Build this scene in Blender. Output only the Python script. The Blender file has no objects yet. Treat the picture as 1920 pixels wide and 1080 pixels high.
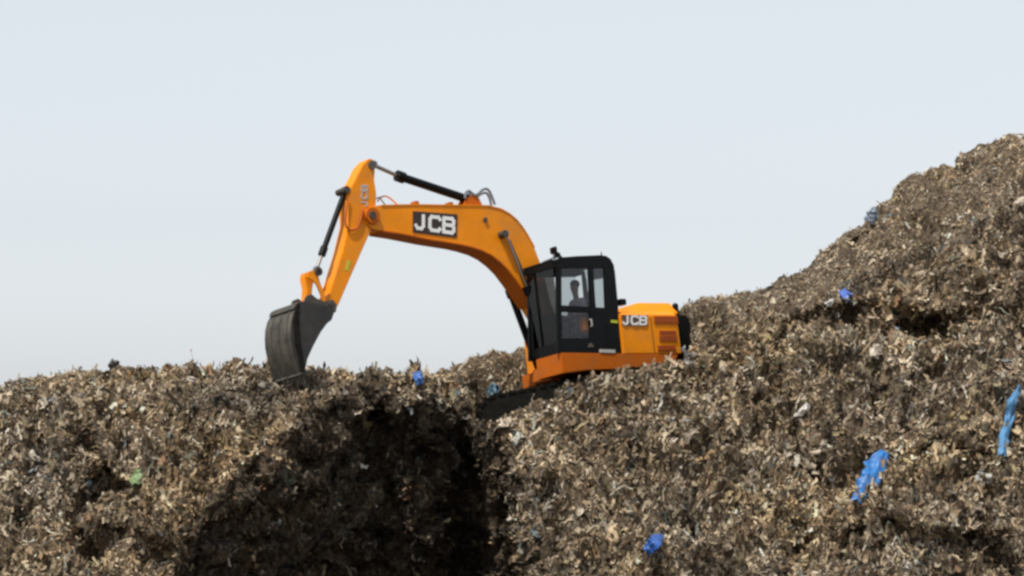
import bpy, bmesh, math, random
import numpy as np
from mathutils import Vector, Matrix
from mathutils.bvhtree import BVHTree

random.seed(7); RNG = np.random.default_rng(11)
SC = bpy.context.scene
COL = SC.collection
R = math.radians

# ------------------------------------------------------------------ camera
FPX = 5700.0            # focal length in pixels of a 1920 px wide picture
CAMP = Vector((0, -60, 0))
PITCH = math.atan(260 / FPX)
cam = bpy.data.cameras.new('camera'); cam_o = bpy.data.objects.new('camera', cam); COL.objects.link(cam_o)
cam.sensor_width = 36; cam.lens = FPX / 1920 * 36; cam.clip_start = 1; cam.clip_end = 20000
cam_o.location = CAMP; cam_o.rotation_euler = (math.pi / 2 + PITCH, 0, 0)
SC.camera = cam_o
CF = Vector((0, math.cos(PITCH), math.sin(PITCH))); CU = Vector((0, -math.sin(PITCH), math.cos(PITCH)))

def ray(px, py):
    return (CF + Vector((1, 0, 0)) * ((px - 960) / FPX) + CU * ((540 - py) / FPX))

# ------------------------------------------------------------------ sky + sun
SUN_DIR = Vector((-0.28, -0.30, 0.91)).normalized()
SUN_EL = math.asin(SUN_DIR.z); SUN_AZ = math.atan2(SUN_DIR.x, SUN_DIR.y)
w = bpy.data.worlds.new('World'); SC.world = w; w.use_nodes = True
nt = w.node_tree; nt.nodes.clear()
out = nt.nodes.new('ShaderNodeOutputWorld'); bg = nt.nodes.new('ShaderNodeBackground')
sky = nt.nodes.new('ShaderNodeTexSky'); sky.sky_type = 'NISHITA'; sky.sun_disc = False
sky.sun_elevation = SUN_EL; sky.sun_rotation = SUN_AZ
sky.altitude = 0; sky.air_density = 1.0; sky.dust_density = 0.8; sky.ozone_density = 1.2
hs = nt.nodes.new('ShaderNodeHueSaturation'); hs.inputs['Saturation'].default_value = 0.22
nt.links.new(sky.outputs[0], hs.inputs['Color']); tn = nt.nodes.new('ShaderNodeMix'); tn.data_type = 'RGBA'; tn.blend_type = 'MULTIPLY'; tn.inputs[0].default_value = 1; tn.inputs[7].default_value = (0.965, 0.995, 1.03, 1)
nt.links.new(hs.outputs[0], tn.inputs[6]); hz_ = nt.nodes.new('ShaderNodeMix'); hz_.data_type = 'RGBA'; hz_.inputs[0].default_value = 0.4; hz_.inputs[7].default_value = (4.65, 4.95, 5.35, 1)   # thin even haze
nt.links.new(tn.outputs[2], hz_.inputs[6]); nt.links.new(hz_.outputs[2], bg.inputs[0])
bg.inputs[1].default_value = 0.110
nt.links.new(bg.outputs[0], out.inputs[0])
sun = bpy.data.lights.new('sun', 'SUN'); sun.energy = 3.7; sun.angle = R(0.6); sun.color = (1, 0.95, 0.87)
sun_o = bpy.data.objects.new('sun', sun); COL.objects.link(sun_o)
sun_o.rotation_euler = SUN_DIR.to_track_quat('Z', 'Y').to_euler(); sun_o.location = (0, 20, 60)
SC.view_settings.view_transform = 'Standard'; SC.view_settings.look = 'None'
SC.view_settings.exposure = 0.45; SC.view_settings.gamma = 1
SC.cycles.filter_width = 2.8
SC.cycles.max_bounces = 6; SC.cycles.transparent_max_bounces = 12

# ------------------------------------------------------------------ materials
def mat(name, col, rough=0.6, metal=0.0, spec=0.5, coat=0.0, vary=0.0, vscale=3.0, dirt=0.0, dirtcol=(0.12, 0.09, 0.06), bump=0.0, bscale=30):
    m = bpy.data.materials.new(name); m.use_nodes = True
    n = m.node_tree.nodes; l = m.node_tree.links; b = n['Principled BSDF']
    b.inputs['Roughness'].default_value = rough; b.inputs['Metallic'].default_value = metal
    b.inputs['Specular IOR Level'].default_value = spec; b.inputs['Coat Weight'].default_value = coat
    tc = n.new('ShaderNodeTexCoord')
    rgb = n.new('ShaderNodeRGB'); rgb.outputs[0].default_value = (*col, 1)
    cur = rgb.outputs[0]
    if vary:
        ns = n.new('ShaderNodeTexNoise'); ns.inputs['Scale'].default_value = vscale; ns.inputs['Detail'].default_value = 6
        l.new(tc.outputs['Object'], ns.inputs['Vector'])
        hv = n.new('ShaderNodeHueSaturation')
        mr = n.new('ShaderNodeMapRange'); mr.inputs[1].default_value = 0.3; mr.inputs[2].default_value = 0.7
        mr.inputs[3].default_value = 1 - vary; mr.inputs[4].default_value = 1 + vary
        l.new(ns.outputs[0], mr.inputs[0]); l.new(mr.outputs[0], hv.inputs['Value']); l.new(cur, hv.inputs['Color'])
        cur = hv.outputs[0]
    if dirt:
        nd = n.new('ShaderNodeTexNoise'); nd.inputs['Scale'].default_value = 2.2; nd.inputs['Detail'].default_value = 9; nd.inputs['Roughness'].default_value = 0.7
        l.new(tc.outputs['Object'], nd.inputs['Vector'])
        cr = n.new('ShaderNodeMapRange'); cr.inputs[1].default_value = 0.45; cr.inputs[2].default_value = 0.72
        cr.inputs[3].default_value = 0; cr.inputs[4].default_value = dirt
        l.new(nd.outputs[0], cr.inputs[0])
        mx = n.new('ShaderNodeMix'); mx.data_type = 'RGBA'; l.new(cr.outputs[0], mx.inputs[0]); l.new(cur, mx.inputs[6])
        mx.inputs[7].default_value = (*dirtcol, 1); cur = mx.outputs[2]
    l.new(cur, b.inputs['Base Color'])
    if bump:
        nb = n.new('ShaderNodeTexNoise'); nb.inputs['Scale'].default_value = bscale; nb.inputs['Detail'].default_value = 5
        l.new(tc.outputs['Object'], nb.inputs['Vector'])
        bp = n.new('ShaderNodeBump'); bp.inputs['Strength'].default_value = bump; bp.inputs['Distance'].default_value = 0.02
        l.new(nb.outputs[0], bp.inputs['Height']); l.new(bp.outputs[0], b.inputs['Normal'])
    return m

M = {}
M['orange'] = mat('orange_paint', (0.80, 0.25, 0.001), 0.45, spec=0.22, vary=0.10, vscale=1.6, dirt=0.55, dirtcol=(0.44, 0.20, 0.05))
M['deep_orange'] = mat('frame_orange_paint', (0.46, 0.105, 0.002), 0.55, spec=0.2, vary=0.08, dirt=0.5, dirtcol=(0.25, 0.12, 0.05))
M['black'] = mat('black_paint', (0.006, 0.0065, 0.007), 0.4, spec=0.12, vary=0.2)
M['rubber'] = mat('hose_rubber', (0.016, 0.016, 0.018), 0.6)
M['steel'] = mat('dark_steel', (0.045, 0.040, 0.032), 0.62, metal=0.05, vary=0.35, vscale=5, dirt=0.9, dirtcol=(0.13, 0.11, 0.085), bump=0.4)
M['side'] = mat('scraped_steel', (0.022, 0.020, 0.018), 0.5, metal=0.1, vary=0.4, vscale=4, dirt=0.5, dirtcol=(0.07, 0.06, 0.05))
M['logo_dark'] = mat('logo_backing', (0.10, 0.05, 0.03), 0.5)  # dark backing plate behind the cover letters
M['chrome'] = mat('rod_chrome', (0.30, 0.28, 0.26), 0.35, metal=1.0)
M['pipe'] = mat('hydraulic_pipe', (0.22, 0.24, 0.27), 0.4, metal=0.5)
M['track'] = mat('muddy_track', (0.013, 0.012, 0.010), 0.9, spec=0.1, vary=0.4, vscale=10, bump=0.5)
M['white'] = mat('letter_white', (0.78, 0.78, 0.76), 0.5, vary=0.05)
M['plate'] = mat('logo_plate', (0.03, 0.015, 0.010), 0.5)
M['slot'] = mat('louvre_paint', (0.40, 0.075, 0.004), 0.6)
M['slot_dark'] = mat('louvre_gap', (0.05, 0.012, 0.004), 0.8)
M['seat'] = mat('seat_fabric', (0.09, 0.085, 0.10), 0.9, vary=0.2)
M['skin'] = mat('skin', (0.22, 0.11, 0.07), 0.55, spec=0.4)
M['hair'] = mat('hair', (0.012, 0.010, 0.009), 0.6)
M['shirt'] = mat('shirt', (0.30, 0.28, 0.34), 0.9, vary=0.15, vscale=12)
M['trousers'] = mat('trousers', (0.05, 0.06, 0.09), 0.9)
M['decal'] = mat('yellow_green_decal', (0.45, 0.48, 0.03), 0.5)
M['grey'] = mat('grey_decal', (0.42, 0.40, 0.37), 0.6)

def glass(name, tint, rough=0.03):
    m = bpy.data.materials.new(name); m.use_nodes = True
    n = m.node_tree.nodes; l = m.node_tree.links; n.clear()
    o = n.new('ShaderNodeOutputMaterial'); mx = n.new('ShaderNodeMixShader')
    t = n.new('ShaderNodeBsdfTransparent'); t.inputs[0].default_value = (*tint, 1)
    g = n.new('ShaderNodeBsdfGlossy'); g.inputs['Roughness'].default_value = rough
    mx.inputs[0].default_value = 0.05; l.new(t.outputs[0], mx.inputs[1]); l.new(g.outputs[0], mx.inputs[2]); l.new(mx.outputs[0], o.inputs[0])
    return m
M['glass'] = glass('cab_glass', (0.84, 0.86, 0.86))
M['lower'] = glass('lower_door_glass', (0.72, 0.72, 0.72), 0.05)
M['tint'] = glass('tinted_glass', (0.34, 0.33, 0.31), 0.08)

# ------------------------------------------------------------------ tagging / building
def tag(o, label=None, cat=None, group=None, kind=None):
    if label: o['label'] = label
    if cat: o['category'] = cat
    if group: o['group'] = group
    if kind: o['kind'] = kind
    return o

class MB:
    def __init__(s): s.bm = bmesh.new()
    def prism(s, pts, w0, w1, bev=0.0):
        """pts: list of (u,h); extruded across the machine from w0 to w1"""
        t = bmesh.new()
        a = [t.verts.new((u, w0, h)) for u, h in pts]; b = [t.verts.new((u, w1, h)) for u, h in pts]
        n = len(pts)
        t.faces.new(a); t.faces.new(b[::-1])
        for i in range(n): t.faces.new((a[i], b[i], b[(i + 1) % n], a[(i + 1) % n]))
        s._fin(t, bev); return s
    def hull(s, pts, bev=0.0):
        t = bmesh.new(); vs = [t.verts.new(p) for p in pts]
        bmesh.ops.convex_hull(t, input=vs); bmesh.ops.dissolve_limit(t, angle_limit=0.02, verts=t.verts, edges=t.edges)
        s._fin(t, bev); return s
    def box(s, u0, u1, w0, w1, h0, h1, bev=0.0):
        return s.prism([(u0, h0), (u1, h0), (u1, h1), (u0, h1)], w0, w1, bev)
    def _fin(s, t, bev):
        bmesh.ops.recalc_face_normals(t, faces=t.faces)
        if bev: bmesh.ops.bevel(t, geom=list(t.edges), offset=bev, segments=2, affect='EDGES', clamp_overlap=True)
        me = bpy.data.meshes.new('t'); t.to_mesh(me); t.free(); s.bm.from_mesh(me); bpy.data.meshes.remove(me)
    def cyl(s, p0, p1, r0, r1=None, seg=16):
        p0 = Vector(p0); p1 = Vector(p1); r1 = r0 if r1 is None else r1
        d = (p1 - p0); q = d.to_track_quat('Z', 'Y').to_matrix().to_4x4()
        mt = Matrix.Translation((p0 + p1) / 2) @ q
        bmesh.ops.create_cone(s.bm, cap_ends=True, segments=seg, radius1=r0, radius2=r1, depth=d.length, matrix=mt); return s
    def ball(s, c, r, sc=(1, 1, 1), seg=14):
        mt = Matrix.Translation(c) @ Matrix.Diagonal((*sc, 1))
        bmesh.ops.create_uvsphere(s.bm, u_segments=seg, v_segments=seg // 2 + 2, radius=r, matrix=mt); return s
    def tube(s, pts, r, seg=8, smooth=6):
        P = [Vector(p) for p in pts]
        if smooth > 1 and len(P) > 2:
            Q = []
            for i in range(len(P) - 1):
                a = P[max(i - 1, 0)]; b = P[i]; c = P[i + 1]; d = P[min(i + 2, len(P) - 1)]
                for k in range(smooth):
                    t = k / smooth
                    Q.append(0.5 * ((2 * b) + (c - a) * t + (2 * a - 5 * b + 4 * c - d) * t * t + (3 * b - a - 3 * c + d) * t ** 3))
            Q.append(P[-1]); P = Q
        rings = []
        for i, p in enumerate(P):
            d = (P[min(i + 1, len(P) - 1)] - P[max(i - 1, 0)]).normalized()
            a = d.cross(Vector((0.1, 1, 0.05))).normalized(); b = d.cross(a)
            rings.append([s.bm.verts.new(p + r * (math.cos(2 * math.pi * k / seg) * a + math.sin(2 * math.pi * k / seg) * b)) for k in range(seg)])
        for i in range(len(rings) - 1):
            for k in range(seg):
                s.bm.faces.new((rings[i][k], rings[i][(k + 1) % seg], rings[i + 1][(k + 1) % seg], rings[i + 1][k]))
        s.bm.faces.new(rings[0]); s.bm.faces.new(rings[-1][::-1]); return s
    def build(s, name, m, parent=None, label=None, smooth=True):
        bmesh.ops.recalc_face_normals(s.bm, faces=s.bm.faces)
        me = bpy.data.meshes.new(name); s.bm.to_mesh(me); s.bm.free()
        me.materials.append(m)
        if smooth:
            me.polygons.foreach_set('use_smooth', [True] * len(me.polygons)); me.set_sharp_from_angle(angle=R(35))
        o = bpy.data.objects.new(name, me); COL.objects.link(o)
        if parent is not None: o.parent = parent
        if label: o['label'] = label
        return o

# ------------------------------------------------------------------ noise
_perm = RNG.permutation(256); _perm = np.concatenate([_perm, _perm, _perm])
_g = RNG.normal(size=(256, 3)); _g /= np.linalg.norm(_g, axis=1)[:, None]
def perlin(x, y, z):
    xi = np.floor(x).astype(int); yi = np.floor(y).astype(int); zi = np.floor(z).astype(int)
    xf = x - xi; yf = y - yi; zf = z - zi
    xi &= 255; yi &= 255; zi &= 255
    f = lambda t: t * t * t * (t * (t * 6 - 15) + 10)
    u, v, ww = f(xf), f(yf), f(zf)
    def g(i, j, k):
        h = _perm[_perm[_perm[(xi + i) & 255] + ((yi + j) & 255)] + ((zi + k) & 255)]
        gr = _g[h]; return gr[..., 0] * (xf - i) + gr[..., 1] * (yf - j) + gr[..., 2] * (zf - k)
    L = lambda a, b, t: a + t * (b - a)
    return L(L(L(g(0,0,0), g(1,0,0), u), L(g(0,1,0), g(1,1,0), u), v), L(L(g(0,0,1), g(1,0,1), u), L(g(0,1,1), g(1,1,1), u), v), ww)
def fbm(x, y, z, o=4, gain=0.5):
    s = 0; a = 1.0
    for k in range(o):
        s = s + a * perlin(x * 2 ** k + 17.3 * k, y * 2 ** k + 5.1 * k, z * 2 ** k + 9.7 * k); a *= gain
    return s
def sstep(a, b, x):
    t = np.clip((x - a) / (b - a), 0, 1); return t * t * (3 - 2 * t)

# ------------------------------------------------------------------ terrain
# height table: for each distance row, the height profile of the heap along its width
CX = [-1400, -400,   0, 150, 300, 450, 600, 700, 800, 900, 985, 1050, 1150, 1250, 1300, 1400, 1480, 1515, 1560, 1640, 1700, 1800, 1860, 1920, 2300, 3400]
T = {
  45:  [2300, 1500,1300,1300,1300,1300,1300,1300,1300,1300,1300,1300,1300,1300,1300,1300,1300,1300,1300,1200,1200,1200,1200,1200,1300,2100],
  14:  [1500,  860, 800, 790, 780, 780, 780, 780, 780, 760, 740, 730, 700, 680, 650, 620, 600, 590, 560, 500, 440, 380, 350, 340, 320, 1500],
  6:   [1400,  760, 735, 715, 712, 708, 714, 718, 712, 695, 680, 668, 640, 610, 592, 560, 523, 517, 480, 425, 368, 312, 275, 262, 235, 1400],
  3:   [1400,  740, 716, 694, 690, 687, 694, 699, 693, 672, 657, 645, 612, 582, 567, 541, 503, 499, 460, 404, 349, 295, 259, 250, 220, 1400],
  0:   [1450,  760, 725, 702, 698, 694, 702, 705, 703, 700, 690, 690, 660, 620, 585, 590, 570, 560, 530, 500, 460, 420, 390, 380, 350, 1450],
 -2.2: [1500,  790, 745, 715, 712, 706, 714, 718, 730, 808, 764,  728, 714, 694, 612, 650, 640, 635, 620, 610, 590, 560, 540, 530, 490, 1500],
 -4.3: [1600,  860, 790, 752, 745, 742, 744, 745, 765, 835, 855, 830, 800, 775, 745, 760, 755, 750, 745, 735, 720, 700, 690, 680, 640, 1600],
 -6.5: [1900, 1010, 930, 900, 880, 862, 860, 870, 880, 930, 945, 940, 925, 905, 890, 900, 900, 900, 895, 885, 880, 865, 860, 850, 820, 1900],
 -9:   [2200, 1200,1110,1090,1085,1080,1080,1085,1090,1100,1105,1100,1095,1085,1080,1085,1085,1085,1080,1075,1070,1060,1055,1050,1030, 2200],
 -14:  [2400, 1560,1500,1500,1500,1500,1500,1500,1500,1500,1500,1500,1500,1500,1500,1500,1500,1500,1500,1500,1500,1500,1500,1490,1470, 2400],
 -19:  [2500]*26,
}
YS = sorted(T); TAB = np.array([T[y] for y in YS], float); YS = np.array(YS, float); CX = np.array(CX, float)
def table_iy(px, y):
    px = np.clip(px, CX[0], CX[-1]); y = np.clip(y, YS[0], YS[-1])
    j = np.clip(np.searchsorted(YS, y, side='right') - 1, 0, len(YS) - 2)
    t = (y - YS[j]) / (YS[j + 1] - YS[j])
    i = np.clip(np.searchsorted(CX, px, side='right') - 1, 0, len(CX) - 2)
    s = (px - CX[i]) / (CX[i + 1] - CX[i])
    a = TAB[j, i] * (1 - s) + TAB[j, i + 1] * s; b = TAB[j + 1, i] * (1 - s) + TAB[j + 1, i + 1] * s
    return a * (1 - t) + b * t
# cut edge of the face undercut for shade (width position -> height profile of its brink)
EX = [-400, 250, 300, 345, 400, 440, 500, 560, 620, 690, 702, 720, 770, 800, 820, 860, 905, 975, 1008, 1022, 2300]
EY = [1500, 1300,1085, 1012, 946, 902, 848, 804, 762, 722, 708, 742, 772, 738, 768, 750, 796, 852, 882, 1400, 1500]
KX = [0, 17, 44, 83, 125, 194, 210, 219, 239, 347, 389, 440, 450, 500, 590, 640, 720, 830, 880, 920, 985, 1150, 1280, 1335, 1410, 1450, 1458, 1484, 1506, 1532, 1569, 1576, 1598, 1617, 1621, 1641, 1654, 1680, 1698, 1743, 1798, 1813, 1854, 1887, 1920]
KY = [718, 707, 698, 701, 690, 693, 688, 679, 690, 697, 696, 698, 694, 692, 695, 702, 693, 688, 664, 650, 640, 610, 562, 546, 526, 516, 503, 498, 503, 476, 442, 427, 418, 416, 402, 390, 364, 353, 335, 309, 290, 276, 255, 250, 245]
def edge_depth(px):
    e = np.interp(px, EX, EY); ys = np.linspace(2.5, -14, 400); best = np.full(px.shape, -14.0); done = np.zeros(px.shape, bool)
    for yv in ys:
        v = table_iy(px, np.full(px.shape, yv)) >= e; nw = v & ~done; best[nw] = yv; done |= v
    return best
# small ledges: polyline of brink, how deep it is cut back (m), how tall (px)
LEDGES = [([(1440, 640), (1490, 585), (1560, 560), (1640, 560), (1720, 575), (1790, 590)], 0.42, 60),
          ([(1640, 640), (1700, 590), (1800, 570), (1930, 575)], 0.30, 70),
          ([(130, 925), (160, 880), (200, 858), (235, 880), (250, 920)], 0.7, 75),
          ([(-60, 730), (0, 722), (55, 728), (80, 752)], 0.6, 60),
          ([(120, 850), (150, 810), (170, 800), (185, 830)], 0.45, 60),
          ([(150, 1000), (190, 972), (230, 985), (330, 1010)], 0.5, 70),
          ([(1580, 990), (1630, 965), (1680, 960), (1740, 985), (1900, 990)], 0.45, 90),
          ([(1380, 740), (1410, 735), (1450, 745)], 0.4, 60),
          ([(1600, 430), (1640, 422), (1670, 425)], 0.35, 50),
          ([(1700, 850), (1760, 815), (1830, 840), (1870, 850)], 0.35, 60),
          ([(1180, 760), (1240, 740), (1290, 765)], 0.25, 60),
          ([(1000, 900), (1060, 880), (1120, 905)], 0.25, 70),
          ([(1480, 1000), (1540, 985), (1590, 1010)], 0.35, 80),
          ([(1700, 700), (1780, 660), (1850, 650), (1900, 640)], 0.3, 80),
          ([(300, 770), (360, 760), (430, 775)], 0.15, 40)]
def spaced(parts):
    o = []
    for a, b, st in parts: o += list(np.arange(a, b, st))
    return np.array(o + [parts[-1][1]], float)
gx = spaced([(-1400, -500, 60), (-500, -100, 18), (-100, 2020, 5.5), (2020, 2300, 18), (2300, 3400, 60)])
gy = spaced([(-19, -11, 0.4), (-11, 4.2, 0.055), (4.2, 9, 0.3), (9, 45, 2)])
PX, GY = np.meshgrid(gx, gy)
IY = table_iy(PX, GY)
# soften table kinks (rows direction and columns direction)
def blur(a, n):
    for _ in range(n):
        p = np.pad(a, 1, mode='edge'); a = (p[:-2, 1:-1] + p[2:, 1:-1] + p[1:-1, :-2] + p[1:-1, 2:] + 2 * a) / 6
    return a
IY = blur(IY, 14)
cdel = np.interp(PX, KX, KY) - table_iy(PX, np.full(PX.shape, 3.0)) + 15
cdel = cdel * sstep(-60, 0, PX) * (1 - sstep(1920, 1990, PX))
IY = IY + cdel * sstep(-1.5, 1.8, GY)
IY = blur(IY, 2)
IY = IY + 34 * np.exp(-((PX - 1286) / 13.0) ** 2) * np.exp(-((GY + 1.9) / 0.9) ** 2)
Xw = (PX - 960) / FPX * (60 + GY)
Zw = (800 - IY) / FPX * (60 + GY)
# machine pit
pitz = 0.05 + (Xw - 1.33) * math.tan(R(11))
mk = sstep(-0.95, -0.6, Xw) * (1 - sstep(3.9, 4.3, Xw)) * sstep(-1.95, -1.6, GY) * (1 - sstep(1.6, 2.2, GY))
Zw = Zw * (1 - mk) + np.minimum(Zw, pitz) * mk
Yw = GY.copy()
# shaded face: everything in front of the brink is cut back to a near vertical wall
yed = edge_depth(gx)
for _ in range(3): yed = np.convolve(np.pad(yed, 2, mode='edge'), np.ones(5) / 5, mode='valid')
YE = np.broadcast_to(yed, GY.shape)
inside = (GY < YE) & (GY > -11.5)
ysm = yed.copy()
for _ in range(16): ysm = np.convolve(np.pad(ysm, 2, mode='edge'), np.ones(5) / 5, mode='valid')
YS_ = np.broadcast_to(ysm, GY.shape)
ntmp = fbm(Xw * 0.9, GY * 0.9, Zw * 0.9, 3)
rag = fbm(Xw * 1.3 + 2, GY * 1.3, Zw * 1.3 + 5, 3)
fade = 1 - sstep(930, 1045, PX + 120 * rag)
Yw = np.where((GY < YS_) & (GY > -11.5), GY + (YS_ + (YS_ - GY) * (0.20 + 0.10 * ntmp) - GY) * fade, Yw)
iyv = 800 - Zw * FPX / (60 + GY)
for pl, dep, hh in LEDGES:
    xs = [p[0] for p in pl]; ys = [p[1] for p in pl]
    e = np.interp(gx, xs, ys); wx = sstep(xs[0] - 12, xs[0] + 12, gx) * (1 - sstep(xs[-1] - 12, xs[-1] + 12, gx))
    t = (iyv - e) / hh
    prof = sstep(0, 0.25, t) * (1 - sstep(0.7, 2.0, t))
    Yw = Yw + dep * 1.45 * prof * (0.75 + 0.9 * np.clip(ntmp + 0.2, -0.6, 0.8)) * wx * (GY < 2.5)
P = np.stack([Xw, Yw, Zw], -1)
def normals(P):
    du = np.gradient(P, axis=1); dv = np.gradient(P, axis=0); n = np.cross(du, dv)
    return n / np.maximum(np.linalg.norm(n, axis=-1, keepdims=True), 1e-9)
for _ in range(1):
    N = normals(P); N = np.stack([blur(N[..., k], 20) for k in range(3)], -1)
X, Y, Z = P[..., 0], P[..., 1], P[..., 2]
fine = sstep(-16, -10, GY) * (1 - sstep(5, 9, GY))
big = fbm(X * 0.55, Y * 0.55, Z * 0.55, 2) * (0.28 + 0.34 * sstep(1000, 1150, PX))
rid = (0.5 - np.abs(fbm(X * 1.5 + 3, Y * 0.7, Z * 0.9 + 7, 3))) * 0.34
mid = fbm(X * 3.4, Y * 2.6, Z * 2.4, 3) * 0.27
bil = np.abs(fbm(X * 1.9 + 20, Y * 1.2, Z * 1.25, 3)) * 0.60 - 0.15
sml = fbm(X * 9, Y * 8, Z * 7, 2) * 0.10
amp = 1 - 0.75 * sstep(-1.0, -0.5, X) * (1 - sstep(3.8, 4.6, X)) * sstep(-2.4, -1.8, Y) * (1 - sstep(1.6, 2.2, Y))
crest = 1 - 0.62 * sstep(-2.5, 1.5, GY)
hol = -0.55 * sstep(0.12, 0.42, fbm(X * 1.3 + 31, Y * 0.8, Z * 1.0, 3)) - 0.16 * sstep(0.15, 0.4, fbm(X * 3.1 + 11, Y * 2.2, Z * 2.2, 2))
D = (hol * 1.35 + big + (rid - 0.05) * 0.7 + bil + mid * 0.8 + sml) * amp * crest * (0.3 + 0.7 * fine)
P = P + N * D[..., None]
N2 = normals(P)

def grid_mesh(name, P, m):
    r, c = P.shape[:2]
    me = bpy.data.meshes.new(name)
    idx = np.arange(r * c).reshape(r, c)
    q = np.stack([idx[:-1, :-1], idx[:-1, 1:], idx[1:, 1:], idx[1:, :-1]], -1).reshape(-1, 4)
    me.vertices.add(r * c); me.vertices.foreach_set('co', P.reshape(-1).astype(np.float32))
    me.loops.add(q.size); me.loops.foreach_set('vertex_index', q.reshape(-1).astype(np.int32))
    me.polygons.add(len(q)); me.polygons.foreach_set('loop_start', np.arange(0, q.size, 4, dtype=np.int32))
    me.update(calc_edges=True); me.validate()
    me.polygons.foreach_set('use_smooth', [True] * len(me.polygons))
    me.materials.append(m)
    o = bpy.data.objects.new(name, me); COL.objects.link(o); return o, q

def earth_mat():
    m = bpy.data.materials.new('packed_waste'); m.use_nodes = True
    n = m.node_tree.nodes; l = m.node_tree.links; b = n['Principled BSDF']; b.inputs['Roughness'].default_value = 0.95
    b.inputs['Specular IOR Level'].default_value = 0.15
    tc = n.new('ShaderNodeTexCoord'); mp = n.new('ShaderNodeMapping'); mp.inputs['Scale'].default_value = (1, 0.7, 0.6)
    l.new(tc.outputs['Object'], mp.inputs['Vector'])
    a = n.new('ShaderNodeTexNoise'); a.inputs['Scale'].default_value = 14; a.inputs['Detail'].default_value = 8; a.inputs['Roughness'].default_value = 0.75; a.inputs['Distortion'].default_value = 0.8
    l.new(mp.outputs[0], a.inputs['Vector'])
    cr = n.new('ShaderNodeValToRGB'); e = cr.color_ramp.elements
    e[0].position = 0.32; e[0].color = (0.022, 0.017, 0.012, 1); e[1].position = 0.72; e[1].color = (0.26, 0.20, 0.135, 1)
    k = e.new(0.5); k.color = (0.085, 0.062, 0.042, 1)
    l.new(a.outputs[0], cr.inputs[0]); l.new(cr.outputs[0], b.inputs['Base Color'])
    bp = n.new('ShaderNodeBump'); bp.inputs['Strength'].default_value = 1; bp.inputs['Distance'].default_value = 0.06
    l.new(a.outputs[0], bp.inputs['Height']); l.new(bp.outputs[0], b.inputs['Normal'])
    return m
M['earth'] = earth_mat()
heap, quads = grid_mesh('refuse_hill', P, M['earth'])
tag(heap, kind='structure')
BV = BVHTree.FromPolygons([tuple(v) for v in P.reshape(-1, 3)], [tuple(q) for q in quads.tolist()])

# flat land round the heap out to the horizon
g = MB(); gv = [g.bm.verts.new((x, y, -7.0)) for x, y in ((-6000, -6000), (6000, -6000), (6000, 6000), (-6000, 6000))]; g.bm.faces.new(gv)
M['land'] = mat('dry_ground', (0.16, 0.125, 0.085), 0.95, vary=0.3, vscale=0.3)
tag(g.build('ground', M['land']), kind='structure')

# ------------------------------------------------------------------ loose rubbish scraps (uncountable)
PAL = np.array([(.40, .32, .22), (.54, .465, .36), (.17, .12, .075), (.30, .275, .235), (.06, .048, .036), (.72, .68, .60),
                (.22, .195, .11), (.30, .17, .10), (.10, .14, .13), (.25, .18, .115), (.44, .36, .24), (.13, .20, .26)])
PW = np.array([.16, .14, .16, .13, .15, .06, .09, .014, .035, .11, .055, .011]); PW /= PW.sum()

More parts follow.
